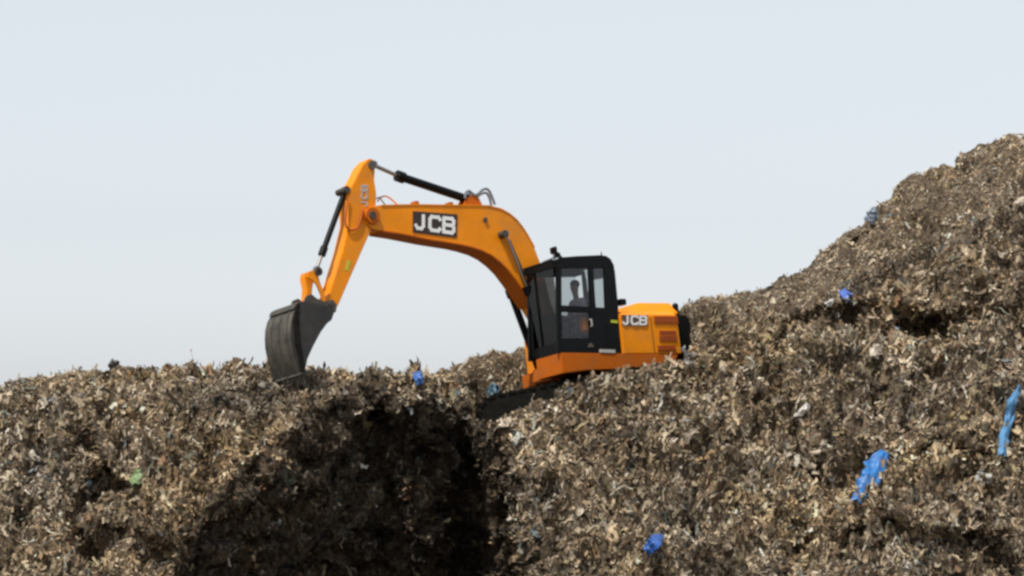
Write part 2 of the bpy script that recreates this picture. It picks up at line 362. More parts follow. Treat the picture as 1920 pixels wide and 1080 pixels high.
def scraps(name, count, smin, smax, aspect, lift, seed, nu=3, nv=2, curl=1.0, nj=0.45, wig=0.0, crum=0.0, blend=0.35, bright=0.98, th_s=0.9):
    rng = np.random.default_rng(seed)
    r, c = P.shape[:2]
    A, B, Cc, Dd = P[:-1, :-1], P[:-1, 1:], P[1:, 1:], P[1:, :-1]
    area = np.linalg.norm(np.cross(B - A, Dd - A), axis=-1)
    pxc = PX[:-1, :-1]; yc = GY[:-1, :-1]
    wgt = area * np.where((pxc > -150) & (pxc < 2070), 1.0, 0.10) * np.where((yc > -10.6) & (yc < 3.4), 1.0, 0.04)
    wgt *= np.where((pxc > -900) & (pxc < 2900), 1, 0)
    pit = (A[..., 0] > -0.6) & (A[..., 0] < 4.0) & (A[..., 1] > -2.0) & (A[..., 1] < 1.8)
    wgt = np.where(pit, 0, wgt)
    cw = np.cumsum(wgt.ravel()); cw /= cw[-1]
    f = np.searchsorted(cw, rng.random(count)); fi, fj = np.unravel_index(f, area.shape)
    s, t = rng.random(count)[:, None], rng.random(count)[:, None]
    pos = A[fi, fj] * (1 - s) * (1 - t) + B[fi, fj] * s * (1 - t) + Cc[fi, fj] * s * t + Dd[fi, fj] * (1 - s) * t
    nrm = N2[fi, fj]
    # long axis: mostly down the slope, jittered
    down = np.array([0, 0, -1.0]) - nrm * (-nrm[:, 2:3]); dl = np.linalg.norm(down, axis=1, keepdims=True); down = down / np.maximum(dl, 1e-4)
    side = np.cross(nrm, down)
    th = rng.normal(0, th_s, count)[:, None]
    ax = down * np.cos(th) + side * np.sin(th)
    flat = (1 - 0.65 * sstep(-2.0, 0.5, GY[fi, fj]))[:, None]
    nn = nrm + rng.normal(0, nj, (count, 3)) * flat; ax = ax + rng.normal(0, 0.16, (count, 3)) * flat
    ax /= np.linalg.norm(ax, axis=1, keepdims=True)
    nn -= ax * np.sum(nn * ax, 1, keepdims=True); nn /= np.linalg.norm(nn, axis=1, keepdims=True)
    bx = np.cross(nn, ax)
    L = smin * (smax / smin) ** (rng.random(count) ** 1.6); L = L * (1 - 0.4 * sstep(-1.2, 0.8, GY[fi, fj])); Wd = L / (aspect[0] + rng.random(count) * (aspect[1] - aspect[0]))
    # verts
    us = np.linspace(-0.5, 0.5, nu); vs = np.linspace(-0.5, 0.5, nv)
    c1 = rng.normal(0, 0.32, count) * curl; c2 = rng.normal(0, 0.22, count) * curl; c3 = rng.normal(0, 0.30, count)
    V = np.zeros((count, nu * nv, 3)); k = 0; wl = np.zeros(count); wn = np.zeros(count)
    for u in us:
        wl = wl * 0.7 + rng.normal(0, wig, count); wn = wn * 0.6 + rng.normal(0, wig * 0.5, count)
        for v in vs:
            ju = rng.normal(0, 0.10, count); jv = rng.normal(0, 0.16, count); jn = rng.normal(0, 0.10, count)
            tap = 1 - 0.5 * abs(u) * rng.random(count)
            nz = (c1 * (u * 2) ** 2 + c2 * (v * 2) ** 2 + c3 * u * 2 + jn * 0.6 + rng.normal(0, 1, count) * crum) * L * 0.5 + wn * L
            V[:, k] = pos + ax * ((u + ju * 0.4) * L)[:, None] + bx * ((v * tap + jv * 0.4 + c3 * u * u) * Wd + wl * L)[:, None] + nn * (nz + lift * L)[:, None]
            k += 1
    q = []
    for a in range(nu - 1):
        for b in range(nv - 1):
            q.append([a * nv + b, a * nv + b + 1, (a + 1) * nv + b + 1, (a + 1) * nv + b])
    q = np.array(q); Q = (q[None] + (np.arange(count) * nu * nv)[:, None, None]).reshape(-1, 4)
    me = bpy.data.meshes.new(name)
    me.vertices.add(count * nu * nv); me.vertices.foreach_set('co', V.reshape(-1).astype(np.float32))
    me.loops.add(Q.size); me.loops.foreach_set('vertex_index', Q.reshape(-1).astype(np.int32))
    me.polygons.add(len(Q)); me.polygons.foreach_set('loop_start', np.arange(0, Q.size, 4, dtype=np.int32))
    me.update(calc_edges=True)
    me.polygons.foreach_set('use_smooth', [True] * len(me.polygons))
    # colour per scrap: palette, clustered by noise
    clus = fbm(pos[:, 0] * 0.8, pos[:, 1] * 0.8, pos[:, 2] * 0.8, 3)
    ci = rng.choice(len(PAL), count, p=PW); col = PAL[ci] * (0.8 + 0.4 * rng.random(count))[:, None]
    tone = np.clip(0.5 + 1.1 * fbm(pos[:, 0] * 2.6, pos[:, 1] * 1.9, pos[:, 2] * 1.9, 3), 0, 1)[:, None]
    loc = np.array([.056, .038, .024]) * (1 - tone) + np.array([.35, .265, .175]) * tone
    col = col * (1 - blend) + loc * blend
    clus2 = fbm(pos[:, 0] * 3.2 + 8, pos[:, 1] * 2.2, pos[:, 2] * 2.2, 3)
    col = col * np.clip(1 + clus * 1.15 + clus2 * 0.9, 0.25, 1.7)[:, None] * bright * np.array([1.10, 0.99, 0.85])
    warm = fbm(pos[:, 0] * 0.4 + 9, pos[:, 1] * 0.4, pos[:, 2] * 0.4, 2)[:, None]
    col = col * np.concatenate([1 + warm * 0.18, 1 + warm * 0.05, 1 - warm * 0.2], 1)
    # shade of the cut face painted into the scrap colours, ragged
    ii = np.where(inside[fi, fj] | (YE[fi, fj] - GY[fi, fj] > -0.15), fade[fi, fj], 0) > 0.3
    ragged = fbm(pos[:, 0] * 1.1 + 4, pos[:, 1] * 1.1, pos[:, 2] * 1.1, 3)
    shade_mul = np.where(ii, np.clip(0.17 + 0.22 * ragged, 0.09, 0.45), 1.0)
    shade_mul = np.where(rng.random(count) < 0.10, np.maximum(shade_mul, 0.75), shade_mul)
    col = col * shade_mul[:, None]
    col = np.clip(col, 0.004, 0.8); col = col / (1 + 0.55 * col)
    rgba = np.ones((count, nu * nv, 4), np.float32); rgba[..., :3] = col[:, None, :]
    at = me.color_attributes.new('scrap_tint', 'FLOAT_COLOR', 'POINT'); at.data.foreach_set('color', rgba.reshape(-1))
    me.materials.append(M['scrap'])
    o = bpy.data.objects.new(name, me); COL.objects.link(o); return o

def scrap_mat():
    m = bpy.data.materials.new('scrap_mix'); m.use_nodes = True
    n = m.node_tree.nodes; l = m.node_tree.links; b = n['Principled BSDF']; b.inputs['Roughness'].default_value = 0.75
    b.inputs['Specular IOR Level'].default_value = 0.3
    a = n.new('ShaderNodeAttribute'); a.attribute_name = 'scrap_tint'
    tc = n.new('ShaderNodeTexCoord'); ns = n.new('ShaderNodeTexNoise'); ns.inputs['Scale'].default_value = 22; ns.inputs['Detail'].default_value = 5
    l.new(tc.outputs['Object'], ns.inputs['Vector'])
    mr = n.new('ShaderNodeMapRange'); mr.inputs[1].default_value = 0.3; mr.inputs[2].default_value = 0.7; mr.inputs[3].default_value = 0.55; mr.inputs[4].default_value = 1.25
    l.new(ns.outputs[0], mr.inputs[0])
    hv = n.new('ShaderNodeHueSaturation'); l.new(mr.outputs[0], hv.inputs['Value']); l.new(a.outputs['Color'], hv.inputs['Color'])
    l.new(hv.outputs[0], b.inputs['Base Color'])
    return m
M['scrap'] = scrap_mat()
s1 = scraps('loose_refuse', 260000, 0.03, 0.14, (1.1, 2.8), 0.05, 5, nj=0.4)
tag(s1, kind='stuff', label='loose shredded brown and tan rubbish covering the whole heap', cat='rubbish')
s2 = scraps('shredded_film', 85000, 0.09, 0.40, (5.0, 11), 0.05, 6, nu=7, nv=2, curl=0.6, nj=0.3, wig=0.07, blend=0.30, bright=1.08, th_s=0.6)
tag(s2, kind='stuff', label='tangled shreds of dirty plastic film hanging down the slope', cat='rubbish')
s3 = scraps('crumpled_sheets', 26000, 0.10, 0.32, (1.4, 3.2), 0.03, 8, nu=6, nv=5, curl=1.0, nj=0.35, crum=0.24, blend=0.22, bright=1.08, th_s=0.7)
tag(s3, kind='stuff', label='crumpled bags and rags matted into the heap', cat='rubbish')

# ------------------------------------------------------------------ excavator frame
PSI, PITCHM, ROLL = R(38), R(1.1), R(9)
F = Vector((-math.cos(PSI), -math.sin(PSI), 0)); Lf = Vector((math.sin(PSI), -math.cos(PSI), 0)); U = Vector((0, 0, 1))
F = (F * math.cos(PITCHM) - U * math.sin(PITCHM)).normalized(); U = F.cross(Lf)
L2 = (Lf * math.cos(ROLL) + U * math.sin(ROLL)).normalized(); U2 = F.cross(L2)
ORG = Vector((1.33, 0, 0.05))
MM = Matrix(((F.x, L2.x, U2.x, ORG.x), (F.y, L2.y, U2.y, ORG.y), (F.z, L2.z, U2.z, ORG.z), (0, 0, 0, 1)))
MI = MM.inverted()
EXC = bpy.data.objects.new('excavator', None); COL.objects.link(EXC); EXC.matrix_world = MM
tag(EXC, 'orange tracked excavator with black cab and dark bucket dug into the rubbish heap', 'excavator')
oc = MI @ CAMP
def at(px, py, w_):
    """point of the machine's lengthwise plane w_ that the photograph shows at px,py: local (u,w,h)"""
    d = MI.to_3x3() @ ray(px, py); k = (w_ - oc.y) / d.y; p = oc + d * k
    return Vector((p.x, w_, p.z))
def uh(pts, w_): return [(lambda p: (p.x, p.z))(at(x, y, w_)) for x, y in pts]
def atu(px, py, u_):
    d = MI.to_3x3() @ ray(px, py); k = (u_ - oc.x) / d.x; return oc + d * k

# letters -----------------------------------------------------------
def stroke(mb, pts, th, put, closed=False):
    n = len(pts); rng_ = range(n if closed else n - 1)
    for i in rng_:
        a = Vector(pts[i]); b = Vector(pts[(i + 1) % n]); d = (b - a).normalized(); nn = Vector((-d.y, d.x)) * th / 2; a = a - d * th * 0.42; b = b + d * th * 0.42
        q = [a + nn, b + nn, b - nn, a - nn]
        lo = [mb.bm.verts.new(put(p.x, p.y, 0)) for p in q]; hi = [mb.bm.verts.new(put(p.x, p.y, 0.006 + 0.0004 * i)) for p in q]
        mb.bm.faces.new(hi)
        for k in range(4): mb.bm.faces.new((lo[k], lo[(k + 1) % 4], hi[(k + 1) % 4], hi[k]))
JC = {'J': [[(0.72, 1), (0.72, 0.22), (0.55, 0.0), (0.2, 0.0), (0.05, 0.2)]],
      'C': [[(0.95, 0.85), (0.8, 1), (0.2, 1), (0.05, 0.8), (0.05, 0.2), (0.2, 0), (0.8, 0), (0.95, 0.15)]],
      'B': [[(0.05, 0), (0.05, 1), (0.78, 1), (0.92, 0.85), (0.92, 0.66), (0.8, 0.52), (0.05, 0.52)], [(0.8, 0.52), (0.95, 0.36), (0.95, 0.15), (0.8, 0), (0.05, 0)]]}
def letters(quad, w_, name, m, parent, th=0.24):
    """three letters inside the pixel quad (tl,tr,br,bl) on plane w_"""
    tl, tr, br, bl = [at(x, y, w_) for x, y in quad]
    for k, ch in enumerate('JCB'):
        mb = MB()
        def put(a, b, d, k=k):
            s = (k + 0.06 + a * 0.80) / 3; b = 0.1 + b * 0.8
            p = (bl.lerp(br, s)).lerp(tl.lerp(tr, s), b); return (p.x, w_ + d, p.z)
        for st in JC[ch]: stroke(mb, st, th, put)
        mb.build(name, m, parent, smooth=False)

# boom -------------------------------------------------------------------------
WB = 0.205
top = [(688, 396), (696, 388), (712, 384.5), (773, 383), (845, 384), (915, 385), (940, 391), (956, 400), (969, 411), (980, 425), (990, 441), (1002, 463), (1013, 492), (1024, 530), (1034, 570), (1050, 606)]
bot = [(1030, 622), (1012, 592), (996, 566), (984, 549), (968, 526), (953, 506), (938, 491), (921, 478), (903, 469), (880, 462), (862, 458), (806, 449), (751, 438), (718, 433), (697, 429), (687, 417), (684, 405)]
bp = uh(top + bot, WB)
b = MB(); b.prism(bp, -WB, WB, 0.012)
boom = b.build('boom', M['orange'], EXC)
def strip(pts, th, w0, w1, m, name, parent, dy=0):
    mb = MB(); a = [Vector((*q, 0)) for q in uh(pts, w1)]
    low = []
    for i, p in enumerate(a):
        d = (a[min(i + 1, len(a) - 1)] - a[max(i - 1, 0)]).normalized(); low.append((p.x - d.y * th, p.y + d.x * th))
    poly = [(p.x, p.y) for p in a] + low[::-1]; mb.prism(poly, w0, w1); return mb.build(name, m, parent)
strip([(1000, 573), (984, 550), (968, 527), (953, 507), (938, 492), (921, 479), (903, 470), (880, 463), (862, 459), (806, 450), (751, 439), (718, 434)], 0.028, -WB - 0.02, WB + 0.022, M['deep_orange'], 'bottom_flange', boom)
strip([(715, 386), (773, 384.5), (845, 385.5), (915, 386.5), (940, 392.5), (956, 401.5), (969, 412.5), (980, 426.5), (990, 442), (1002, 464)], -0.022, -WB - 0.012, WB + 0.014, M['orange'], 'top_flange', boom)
pl = MB(); pl.prism(uh([(774, 396), (857, 402), (856, 446), (774, 436)], WB + 0.002), WB - 0.01, WB + 0.012)
plate = pl.build('logo_plate', M['plate'], boom)
letters([(777, 400), (856, 408), (855, 441), (777, 430)], WB + 0.013, 'logo_letter', M['white'], boom, 0.26)
# bosses / pins
def disc(px, py, w0, w1, r, m, name, parent):
    p = at(px, py, w1); mb = MB(); mb.cyl((p.x, w0, p.z), (p.x, w1, p.z), r, seg=20); return mb.build(name, m, parent)
disc(700, 404, -0.27, 0.27, 0.16, M['deep_orange'], 'boom_tip_boss', boom)
disc(700, 403, -0.30, 0.30, 0.075, M['steel'], 'pivot_pin', boom)
disc(948, 438, -0.36, 0.36, 0.075, M['steel'], 'cylinder_pin', boom)
disc(911, 412, 0.0, 0.235, 0.05, M['steel'], 'hose_clamp', boom)

# stick (dipper) -----------------------------------------------------------------
WS = 0.165
st = [(692, 297), (700, 299), (704, 307), (702, 338), (706, 362), (705, 385), (704, 402), (695, 434), (678, 472), (652, 532), (635, 571), (628, 582), (617, 583), (612, 577), (613, 566), (628, 520), (643, 470), (655, 420), (654, 385), (655, 358), (666, 338), (680, 310)]
b = MB(); b.prism(uh(st, WS), -WS, WS, 0.012); stick = b.build('dipper_arm', M['orange'], EXC)
letters([(676, 388), (677, 345), (690, 345), (689, 388)], WS + 0.002, 'logo_letter', M['grey'], stick, 0.24)
mb = MB(); mb.prism(uh([(651, 488), (657, 489), (653, 508), (647, 506)], WS + .004), WS - .01, WS + 0.004); mb.build('warning_decal', M['decal'], stick, smooth=False)
disc(699, 309, -0.20, 0.20, 0.085, M['steel'], 'rod_pin', stick)
disc(652, 355, -0.155, 0.175, 0.065, M['steel'], 'cylinder_pin', stick)
hose = [at(x, y, WS + 0.03) for x, y in [(653, 372), (649, 395), (648, 420), (656, 431), (668, 428), (676, 412), (681, 392)]]
b = MB(); b.tube(hose, 0.02); b.build('hose', M['slot'], stick)
disc(620, 575, -0.24, 0.24, 0.07, M['steel'], 'bucket_pin', stick)

# cylinders ----------------------------------------------------------------------
def ram(name, a, m_, b_, rr, rb, cap=0.0, head=1.35):
    """rod from a to m_, barrel from m_ to b_"""
    e = bpy.data.objects.new('hydraulic_ram', None); COL.objects.link(e); e.parent = EXC
    d = (b_ - a).normalized()
    MB().cyl(a, m_, rr).cyl(a - Vector((0, rb * .8, 0)), a + Vector((0, rb * .8, 0)), rr * 1.9).build('rod', M['chrome'], e)
    q = MB(); q.cyl(m_, b_, rb); q.cyl(m_ - d * 0.03, m_ + d * 0.14, rb * head); q.cyl(b_ - d * 0.08, b_, rb * 1.15)
    q.cyl(b_ - Vector((0, rb, 0)), b_ + Vector((0, rb, 0)), rb * 1.25); q.build('barrel', M['black'], e)
    return e
ram('arm', at(699, 309, 0), at(746, 330, 0), at(884, 376, 0), 0.038, 0.082)
ram('bucket', at(594, 505, 0.0), at(604, 476, 0.0), at(648, 356, 0.0), 0.032, 0.055)
fa = at(921, 440, -0.30); fm = at(956, 545, -0.30); fb = at(1013, 700, -0.30)
ram('lift', fa, fm, fb, 0.04, 0.072)
na = at(948, 438, 0.30); nb = Vector((fb.x, 0.30, fb.z)); nm = na.lerp(nb, (fm - fa).length / (fb - fa).length)
ram('lift', na, nm, nb, 0.026, 0.072)
# cylinder bracket on boom
b = MB(); b.prism(uh([(868, 386), (874, 372), (884, 366), (896, 370), (904, 386)], 0.1), -0.12, -0.08).prism(uh([(868, 386), (874, 372), (884, 366), (896, 370), (904, 386)], 0.1), 0.08, 0.12)
b.build('cylinder_bracket', M['deep_orange'], boom)
# hoses over the boom
for k, pts in enumerate([[(872, 372), (873, 362), (880, 358), (888, 366), (897, 363), (903, 357), (911, 354), (917, 358), (922, 368), (928, 384)],
                         [(868, 378), (872, 368), (884, 362), (894, 368), (903, 363), (912, 362), (918, 372), (921, 386)]]):
    b = MB(); b.tube([at(x, y, 0.12 - 0.2 * k) for x, y in pts], 0.026); b.build('hose', M['pipe'], boom)
b = MB(); b.tube([at(x, y, 0.05) for x, y in [(708, 378), (714, 370), (724, 368), (734, 374), (744, 383)]], 0.016); b.build('hose', M['orange'], boom)
b = MB(); b.tube([at(x, y, 0.10) for x, y in [(702, 374), (712, 370), (716, 376), (722, 384)]], 0.014); b.build('hose', M['pipe'], boom)
b = MB(); b.tube([at(x, y, WB + 0.03) for x, y in [(955, 450), (966, 476), (978, 504), (986, 528), (1000, 556)]], 0.022); b.build('hydraulic_pipe', M['rubber'], boom)
for q in [(778, 383), (842, 385)]:
    p = at(*q, 0.12); b = MB(); b.box(p.x - .05, p.x + .05, 0.04, 0.2, p.z - .02, p.z + .05, .008); b.build('hose_clamp', M['deep_orange'], boom)

# bucket ----------------------------------------------------------------------------
WK = 0.45
prof_back = [(566, 566), (558, 574), (551, 587), (547, 603), (546, 620), (547, 638), (551, 658), (557, 678), (565, 699)]
side = [(566, 566), (570, 565), (590, 568), (612, 574), (628, 583), (622, 600), (614, 606), (602, 622), (588, 648), (577, 672), (572, 698)] + prof_back[::-1]
b = MB()
bk = uh(prof_back, WK); inner = []
for i, (u_, h_) in enumerate(bk):
    a0 = Vector(bk[max(i - 1, 0)]); a1 = Vector(bk[min(i + 1, len(bk) - 1)]); d = (a1 - a0).normalized(); inner.append((u_ + d.y * 0.03, h_ - d.x * 0.03))
cu = sum(p[0] for p in uh(side, WK)) / len(side)
if abs(inner[3][0] - cu) > abs(bk[3][0] - cu): inner = [(2 * a[0] - c[0], 2 * a[1] - c[1]) for a, c in zip(bk, inner)]
b.prism(bk + inner[::-1], -WK + 0.03, WK - 0.03)
tp = uh([(552, 578), (556, 569), (566, 564), (592, 567), (592, 573), (566, 571)], WK); b.prism(tp, -WK + .03, WK - .03)
bucket = b.build('bucket', M['steel'], EXC)
for w0 in (-WK, WK - 0.03): mb = MB(); mb.prism(uh(side, WK), w0, w0 + 0.03, .006); mb.build('bucket_side', M['side'], bucket)
for w0 in (-0.26, 0.0, 0.26):
    o_ = [(2 * a[0] - c[0], 2 * a[1] - c[1]) for a, c in zip(bk, inner)]
    o_ = [(a[0] * .6 + c[0] * .4, a[1] * .6 + c[1] * .4) for a, c in zip(bk, o_)]
    mb = MB(); mb.prism(bk[1:] + o_[1:][::-1], w0, w0 + 0.04); mb.build('wear_strip', M['steel'], bucket)
mb = MB(); mb.prism(uh([(556, 570), (562, 567), (560, 600), (563, 640), (571, 690), (565, 697), (554, 650), (549, 600)], WK), WK, WK + 0.02, .004); mb.build('side_plate', M['track'], bucket)
lip0, lip1 = uh([(565, 694), (573, 694)], WK)
mb = MB(); mb.prism([lip0, lip1, (lip1[0] , lip1[1] - .08), (lip0[0] + .02, lip0[1] - .08)], -WK, WK); mb.build('cutting_edge', M['steel'], bucket)
for k in range(5):
    wc = -WK + 0.06 + k * (2 * WK - 0.12) / 4
    c = Vector(((lip0[0] + lip1[0]) / 2, wc, lip0[1] - 0.07)); tip = c + Vector((-0.02, 0, -0.20))
    mb = MB(); mb.hull([c + Vector((x, y, .04)) for x in (-.035, .035) for y in (-.045, .045)] + [tip + Vector((x, y, 0)) for x in (-.008, .008) for y in (-.028, .028)]); mb.build('tooth', M['steel'], bucket)
# ears + linkage
for w0 in (-0.24, 0.20):
    mb = MB(); mb.prism(uh([(566, 572), (572, 556), (582, 552), (592, 560), (606, 566), (622, 562), (630, 572), (628, 586), (600, 580)], 0.2), w0, w0 + 0.04, .005); mb.build('ear', M['steel'], bucket)
def link(pts, w0, w1, m, name):
    mb = MB(); mb.prism(uh(pts, w1), w0, w1, 0.006); return mb.build(name, m, EXC)
for w0 in (-0.235, 0.195):
    link([(578, 510), (588, 506), (596, 512), (600, 528), (608, 548), (612, 564), (606, 566), (601, 550), (593, 532), (584, 524), (576, 520)], w0, w0 + 0.04, M['orange'], 'tipping_link')
link([(573, 512), (583, 508), (590, 516), (586, 540), (584, 564), (574, 564), (576, 540), (572, 522)], -0.09, 0.09, M['orange'], 'bucket_link')
p = at(583, 514, 0); b = MB(); b.cyl((p.x, -0.27, p.z), (p.x, 0.27, p.z), 0.06).cyl((p.x, .2, p.z), (p.x, .27, p.z), .085); b.build('link_pin', M['steel'], EXC)
p0 = at(584, 514, 0.0)
# ------------------------------------------------------------------ house
WN = 1.25
def hz(px, py, w_=WN): return at(px, py, w_).z
def ux(px, py, w_=WN): return at(px, py, w_).x
uF = ux(1050, 600); uR = ux(1163, 600); uD = ux(1272, 620); hD = hz(1160, 664); hB = hz(1150, 691)
uT = uD - 0.75
WF = -1.22; NX = at(996, 700, -0.32).x
b = MB()
# near deck skirt with tapered bottom
b.prism(uh([(1052, 661), (1272, 664), (1266, 680), (1240, 685), (1190, 691), (1102, 694), (1056, 700)], WN), 0.45, WN, 0.015)
b.box(uT + .1, 0.35, WF, 0.45, hB, hD, 0.02)
b.prism([(0.3, hB - .06), (NX - .15, hB - .10), (NX, hB - .02), (NX - .02, hD - .05), (NX - .25, hD + .02), (0.3, hD + .02)], -0.32, 0.34, 0.02)
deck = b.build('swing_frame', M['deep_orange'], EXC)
for w0 in (-0.38, -0.26, 0.22, 0.34):
    mb = MB(); mb.prism([(fb.x - .25, fb.z + .16), (fb.x - .05, fb.z + .14), (fb.x + .07, fb.z + .06), (fb.x + .08, fb.z - .06), (fb.x - .02, fb.z - .12), (fb.x - .3, fb.z - .05)], w0, w0 + .04, .006); mb.build('cylinder_lug', M['deep_orange'], deck)
# white/grey step decal on skirt
mb = MB(); mb.prism(uh([(1125, 655), (1153, 656), (1153, 662), (1125, 661)], WN), WN - .02, WN + .015); mb.build('step_plate', M['grey'], deck)
# engine cover
b = MB()
hh = hz(1165, 591); hc = hz(1165, 583, WN - .1)
uC0, uC1 = ux(1166, 630), ux(1274, 620)
b.hull([(u_, w_, h_) for u_ in (uC0, uC1) for (w_, h_) in ((WN - .01, hD + .003), (WN - .01, hh), (WN - .14, hh + .10), (WF + .14, hh + .10), (WF, hh), (WF, hD + .003))], 0.02)
cover = b.build('engine_cover', M['orange'], EXC)
hr = at(1230, 567, WN - .45).z
u0, u1 = at(1188, 575, WN - .45).x, at(1262, 575, WN - .45).x
b = MB(); b.hull([(u0, WN - .30, hh + .09), (u1, WN - .30, hh + .09), (u0 - .16, WN - .50, hr), (u1 + .02, WN - .50, hr), (u0, WF + .3, hh + .09), (u1, WF + .3, hh + .09), (u0 - .16, WF + .5, hr), (u1 + .02, WF + .5, hr)], 0.02)
b.build('bonnet', M['orange'], EXC)
letters([(1166, 591), (1215, 592), (1214, 610), (1167, 609)], WN + 0.006, 'logo_letter', M['white'], cover, 0.25)
mb = MB(); mb.prism(uh([(1166, 590), (1214, 591), (1213, 611), (1167, 610)], WN), WN - .012, WN + .004); mb.build('logo_plate', M['logo_dark'], cover)
for (x0, y0, x1, y1, nb_) in ((1227, 593, 1270, 607, 9), (1237, 620, 1268, 640, 6), (1234, 648, 1266, 658, 6)):
    g = MB(); g.prism(uh([(x0, y0), (x1, y0), (x1 - 1, y1), (x0, y1)], WN), WN - .02, WN + .002); gr = g.build('louvre_grille', M['slot_dark'], cover)
    g = MB(); q0 = at(x0, y0, WN); q1 = at(x1, y1, WN); n_ = nb_
    for k in range(n_ + 1):
        uu = q0.x + (q1.x - q0.x) * k / n_; g.box(uu - .016, uu + .016, WN, WN + .014, min(q0.z, q1.z), max(q0.z, q1.z))
    g.box(min(q0.x, q1.x), max(q0.x, q1.x), WN, WN + .012, max(q0.z, q1.z) - .02, max(q0.z, q1.z))
    g.box(min(q0.x, q1.x), max(q0.x, q1.x), WN, WN + .012, (q0.z + q1.z) / 2 - .012, (q0.z + q1.z) / 2 + .012)
    g.build('slats', M['slot'], gr)
for x_ in (1220, ):
    a0 = at(x_, 594, WN); a1 = at(x_, 660, WN); mb = MB(); mb.box(a0.x - .006, a0.x + .006, WN - .02, WN - .004, a1.z, a0.z); mb.build('door_seam', M['slot_dark'], cover)
# counterweight
b = MB(); b.hull([(uC1 - .01, w_, h_) for w_ in (WF + .02, WN - .06) for h_ in (hB - .05, hh + .04)] + [(uC1 - .38, w_, h_) for w_ in (WF + .05, WN - .08) for h_ in (hB - .03, hh + .02)] + [(uC1 - .70, w_, h_) for w_ in (WF + .5, WN - .6) for h_ in (hB + .05, hh - .05)], 0.04)
b.build('counterweight', M['black'], EXC)
p = at(1266, 573, WN - .4); b = MB(); b.cyl((p.x, WN - .4, hh), (p.x, WN - .4, p.z), .06).ball((p.x, WN - .4, p.z - .01), .065); b.build('exhaust_stack', M['black'], EXC)
# right-hand tank behind the boom
b = MB(); b.box(uR, 0.2, WF, -0.42, hD, hh - .05, 0.03); b.build('fuel_tank', M['orange'], EXC)
b = MB(); b.box(uR, 0.1, -0.40, 0.22, hD, hD + .42, 0.02); b.build('valve_cover', M['black'], EXC)

# cab -------------------------------------------------------------------------
WC = 1.22; WCi = 0.27
def fr(pts): return uh(pts, WC)
cabpieces = [
  [(1044, 488), (1053, 483), (1054, 661), (1046, 662)],
  [(1044, 488), (1050, 482.5), (1080, 480), (1128, 478), (1138, 480), (1146, 486), (1151, 497), (1134, 502), (1053, 503)],
  [(1104, 500), (1113, 500), (1118, 584), (1108, 584)],
  [(1133, 498), (1151, 494), (1154, 510), (1160, 575), (1163, 662), (1140, 662), (1136, 578)],
  [(1053, 572), (1138, 577), (1139, 587), (1053, 584)],
  [(1053, 634), (1140, 634), (1140, 662), (1053, 662)],
  [(1106, 583), (1141, 585), (1141, 636), (1106, 636)]]
b = MB()
for k, q in enumerate(cabpieces): b.prism(fr(q), WC - 0.06 - 0.001 * k, WC - 0.002 * k, 0.006)
for k in (0, 1, 4): b.prism(fr(cabpieces[k]), WCi - 0.001 * k, WCi + 0.05 + .001 * k, 0.006)
b.prism(fr([(1150, 490), (1154, 510), (1161, 584), (1154, 584), (1146, 500)]), WCi + .006, WCi + .05, .004)
b.prism(fr([(1050, 584), (1163, 584), (1163, 662), (1050, 662)]), WCi + .005, WCi + .04)
hTop = fr([(1100, 479)])[0][1]; hWa = fr([(1100, 580)])[0][1]; hBo = fr([(1100, 661)])[0][1]
uA = fr([(1049, 580)])[0][0]; uZ = fr([(1160, 580)])[0][0]
b.prism(fr([(1048, 486), (1054, 482), (1128, 479.5), (1137, 481.5), (1144, 488), (1143, 492), (1130, 488), (1055, 490)]), WCi + .02, WC - .03, .006)
b.box(uA - .03, uA + .035, WCi + .03, WC - .04, fr([(1049, 501)])[0][1], fr([(1049, 486)])[0][1])
b.box(uA - .03, uA + .035, WCi + .03, WC - .04, hBo, fr([(1049, 640)])[0][1])
b.box(uZ, uZ + .04, WCi + .03, WC - .04, hBo, hWa)
b.box(uZ, uA, WCi + .03, WC - .04, hBo, hBo + .04)
cab = b.build('cab', M['black'], EXC)
def pane(poly, w0, m, name='window'):
    mb = MB(); mb.prism(fr(poly), w0 - .003, w0 + .003); return mb.build(name, m, cab, smooth=False)
pane([(1052, 502), (1105, 500), (1109, 574), (1053, 573)], WC - .03, M['glass'])
pane([(1053, 583), (1107, 584), (1107, 635), (1053, 635)], WC - .031, M['lower'])
pane([(1113, 500), (1134, 500), (1137, 578), (1117, 577)], WC - .032, M['glass'])
pane([(1053, 502), (1134, 500), (1137, 578), (1053, 573)], WCi + .025, M['glass'])
mb = MB(); mb.box(uA - .003, uA + .003, WCi + .05, WC - .06, fr([(1049, 640)])[0][1], fr([(1049, 501)])[0][1]); mb.build('windscreen', M['tint'], cab, smooth=False)
mb = MB(); mb.box(uA + .003, uA + .03, WCi + .3, WCi + .33, fr([(1049, 640)])[0][1], fr([(1049, 501)])[0][1]); mb.build('wiper', M['black'], cab, smooth=False)
mb = MB(); mb.box(uZ + .02, uZ + .026, WCi + .05, WC - .06, hWa, hTop - .08); mb.build('window', M['glass'], cab, smooth=False)
# upper black door quarter beside the rear window (headliner and blind)
mb = MB(); mb.prism(fr([(1112, 498), (1135, 497), (1136, 521), (1114, 524)]), WC - .055, WC - .045); mb.build('sun_blind', M['seat'], cab)
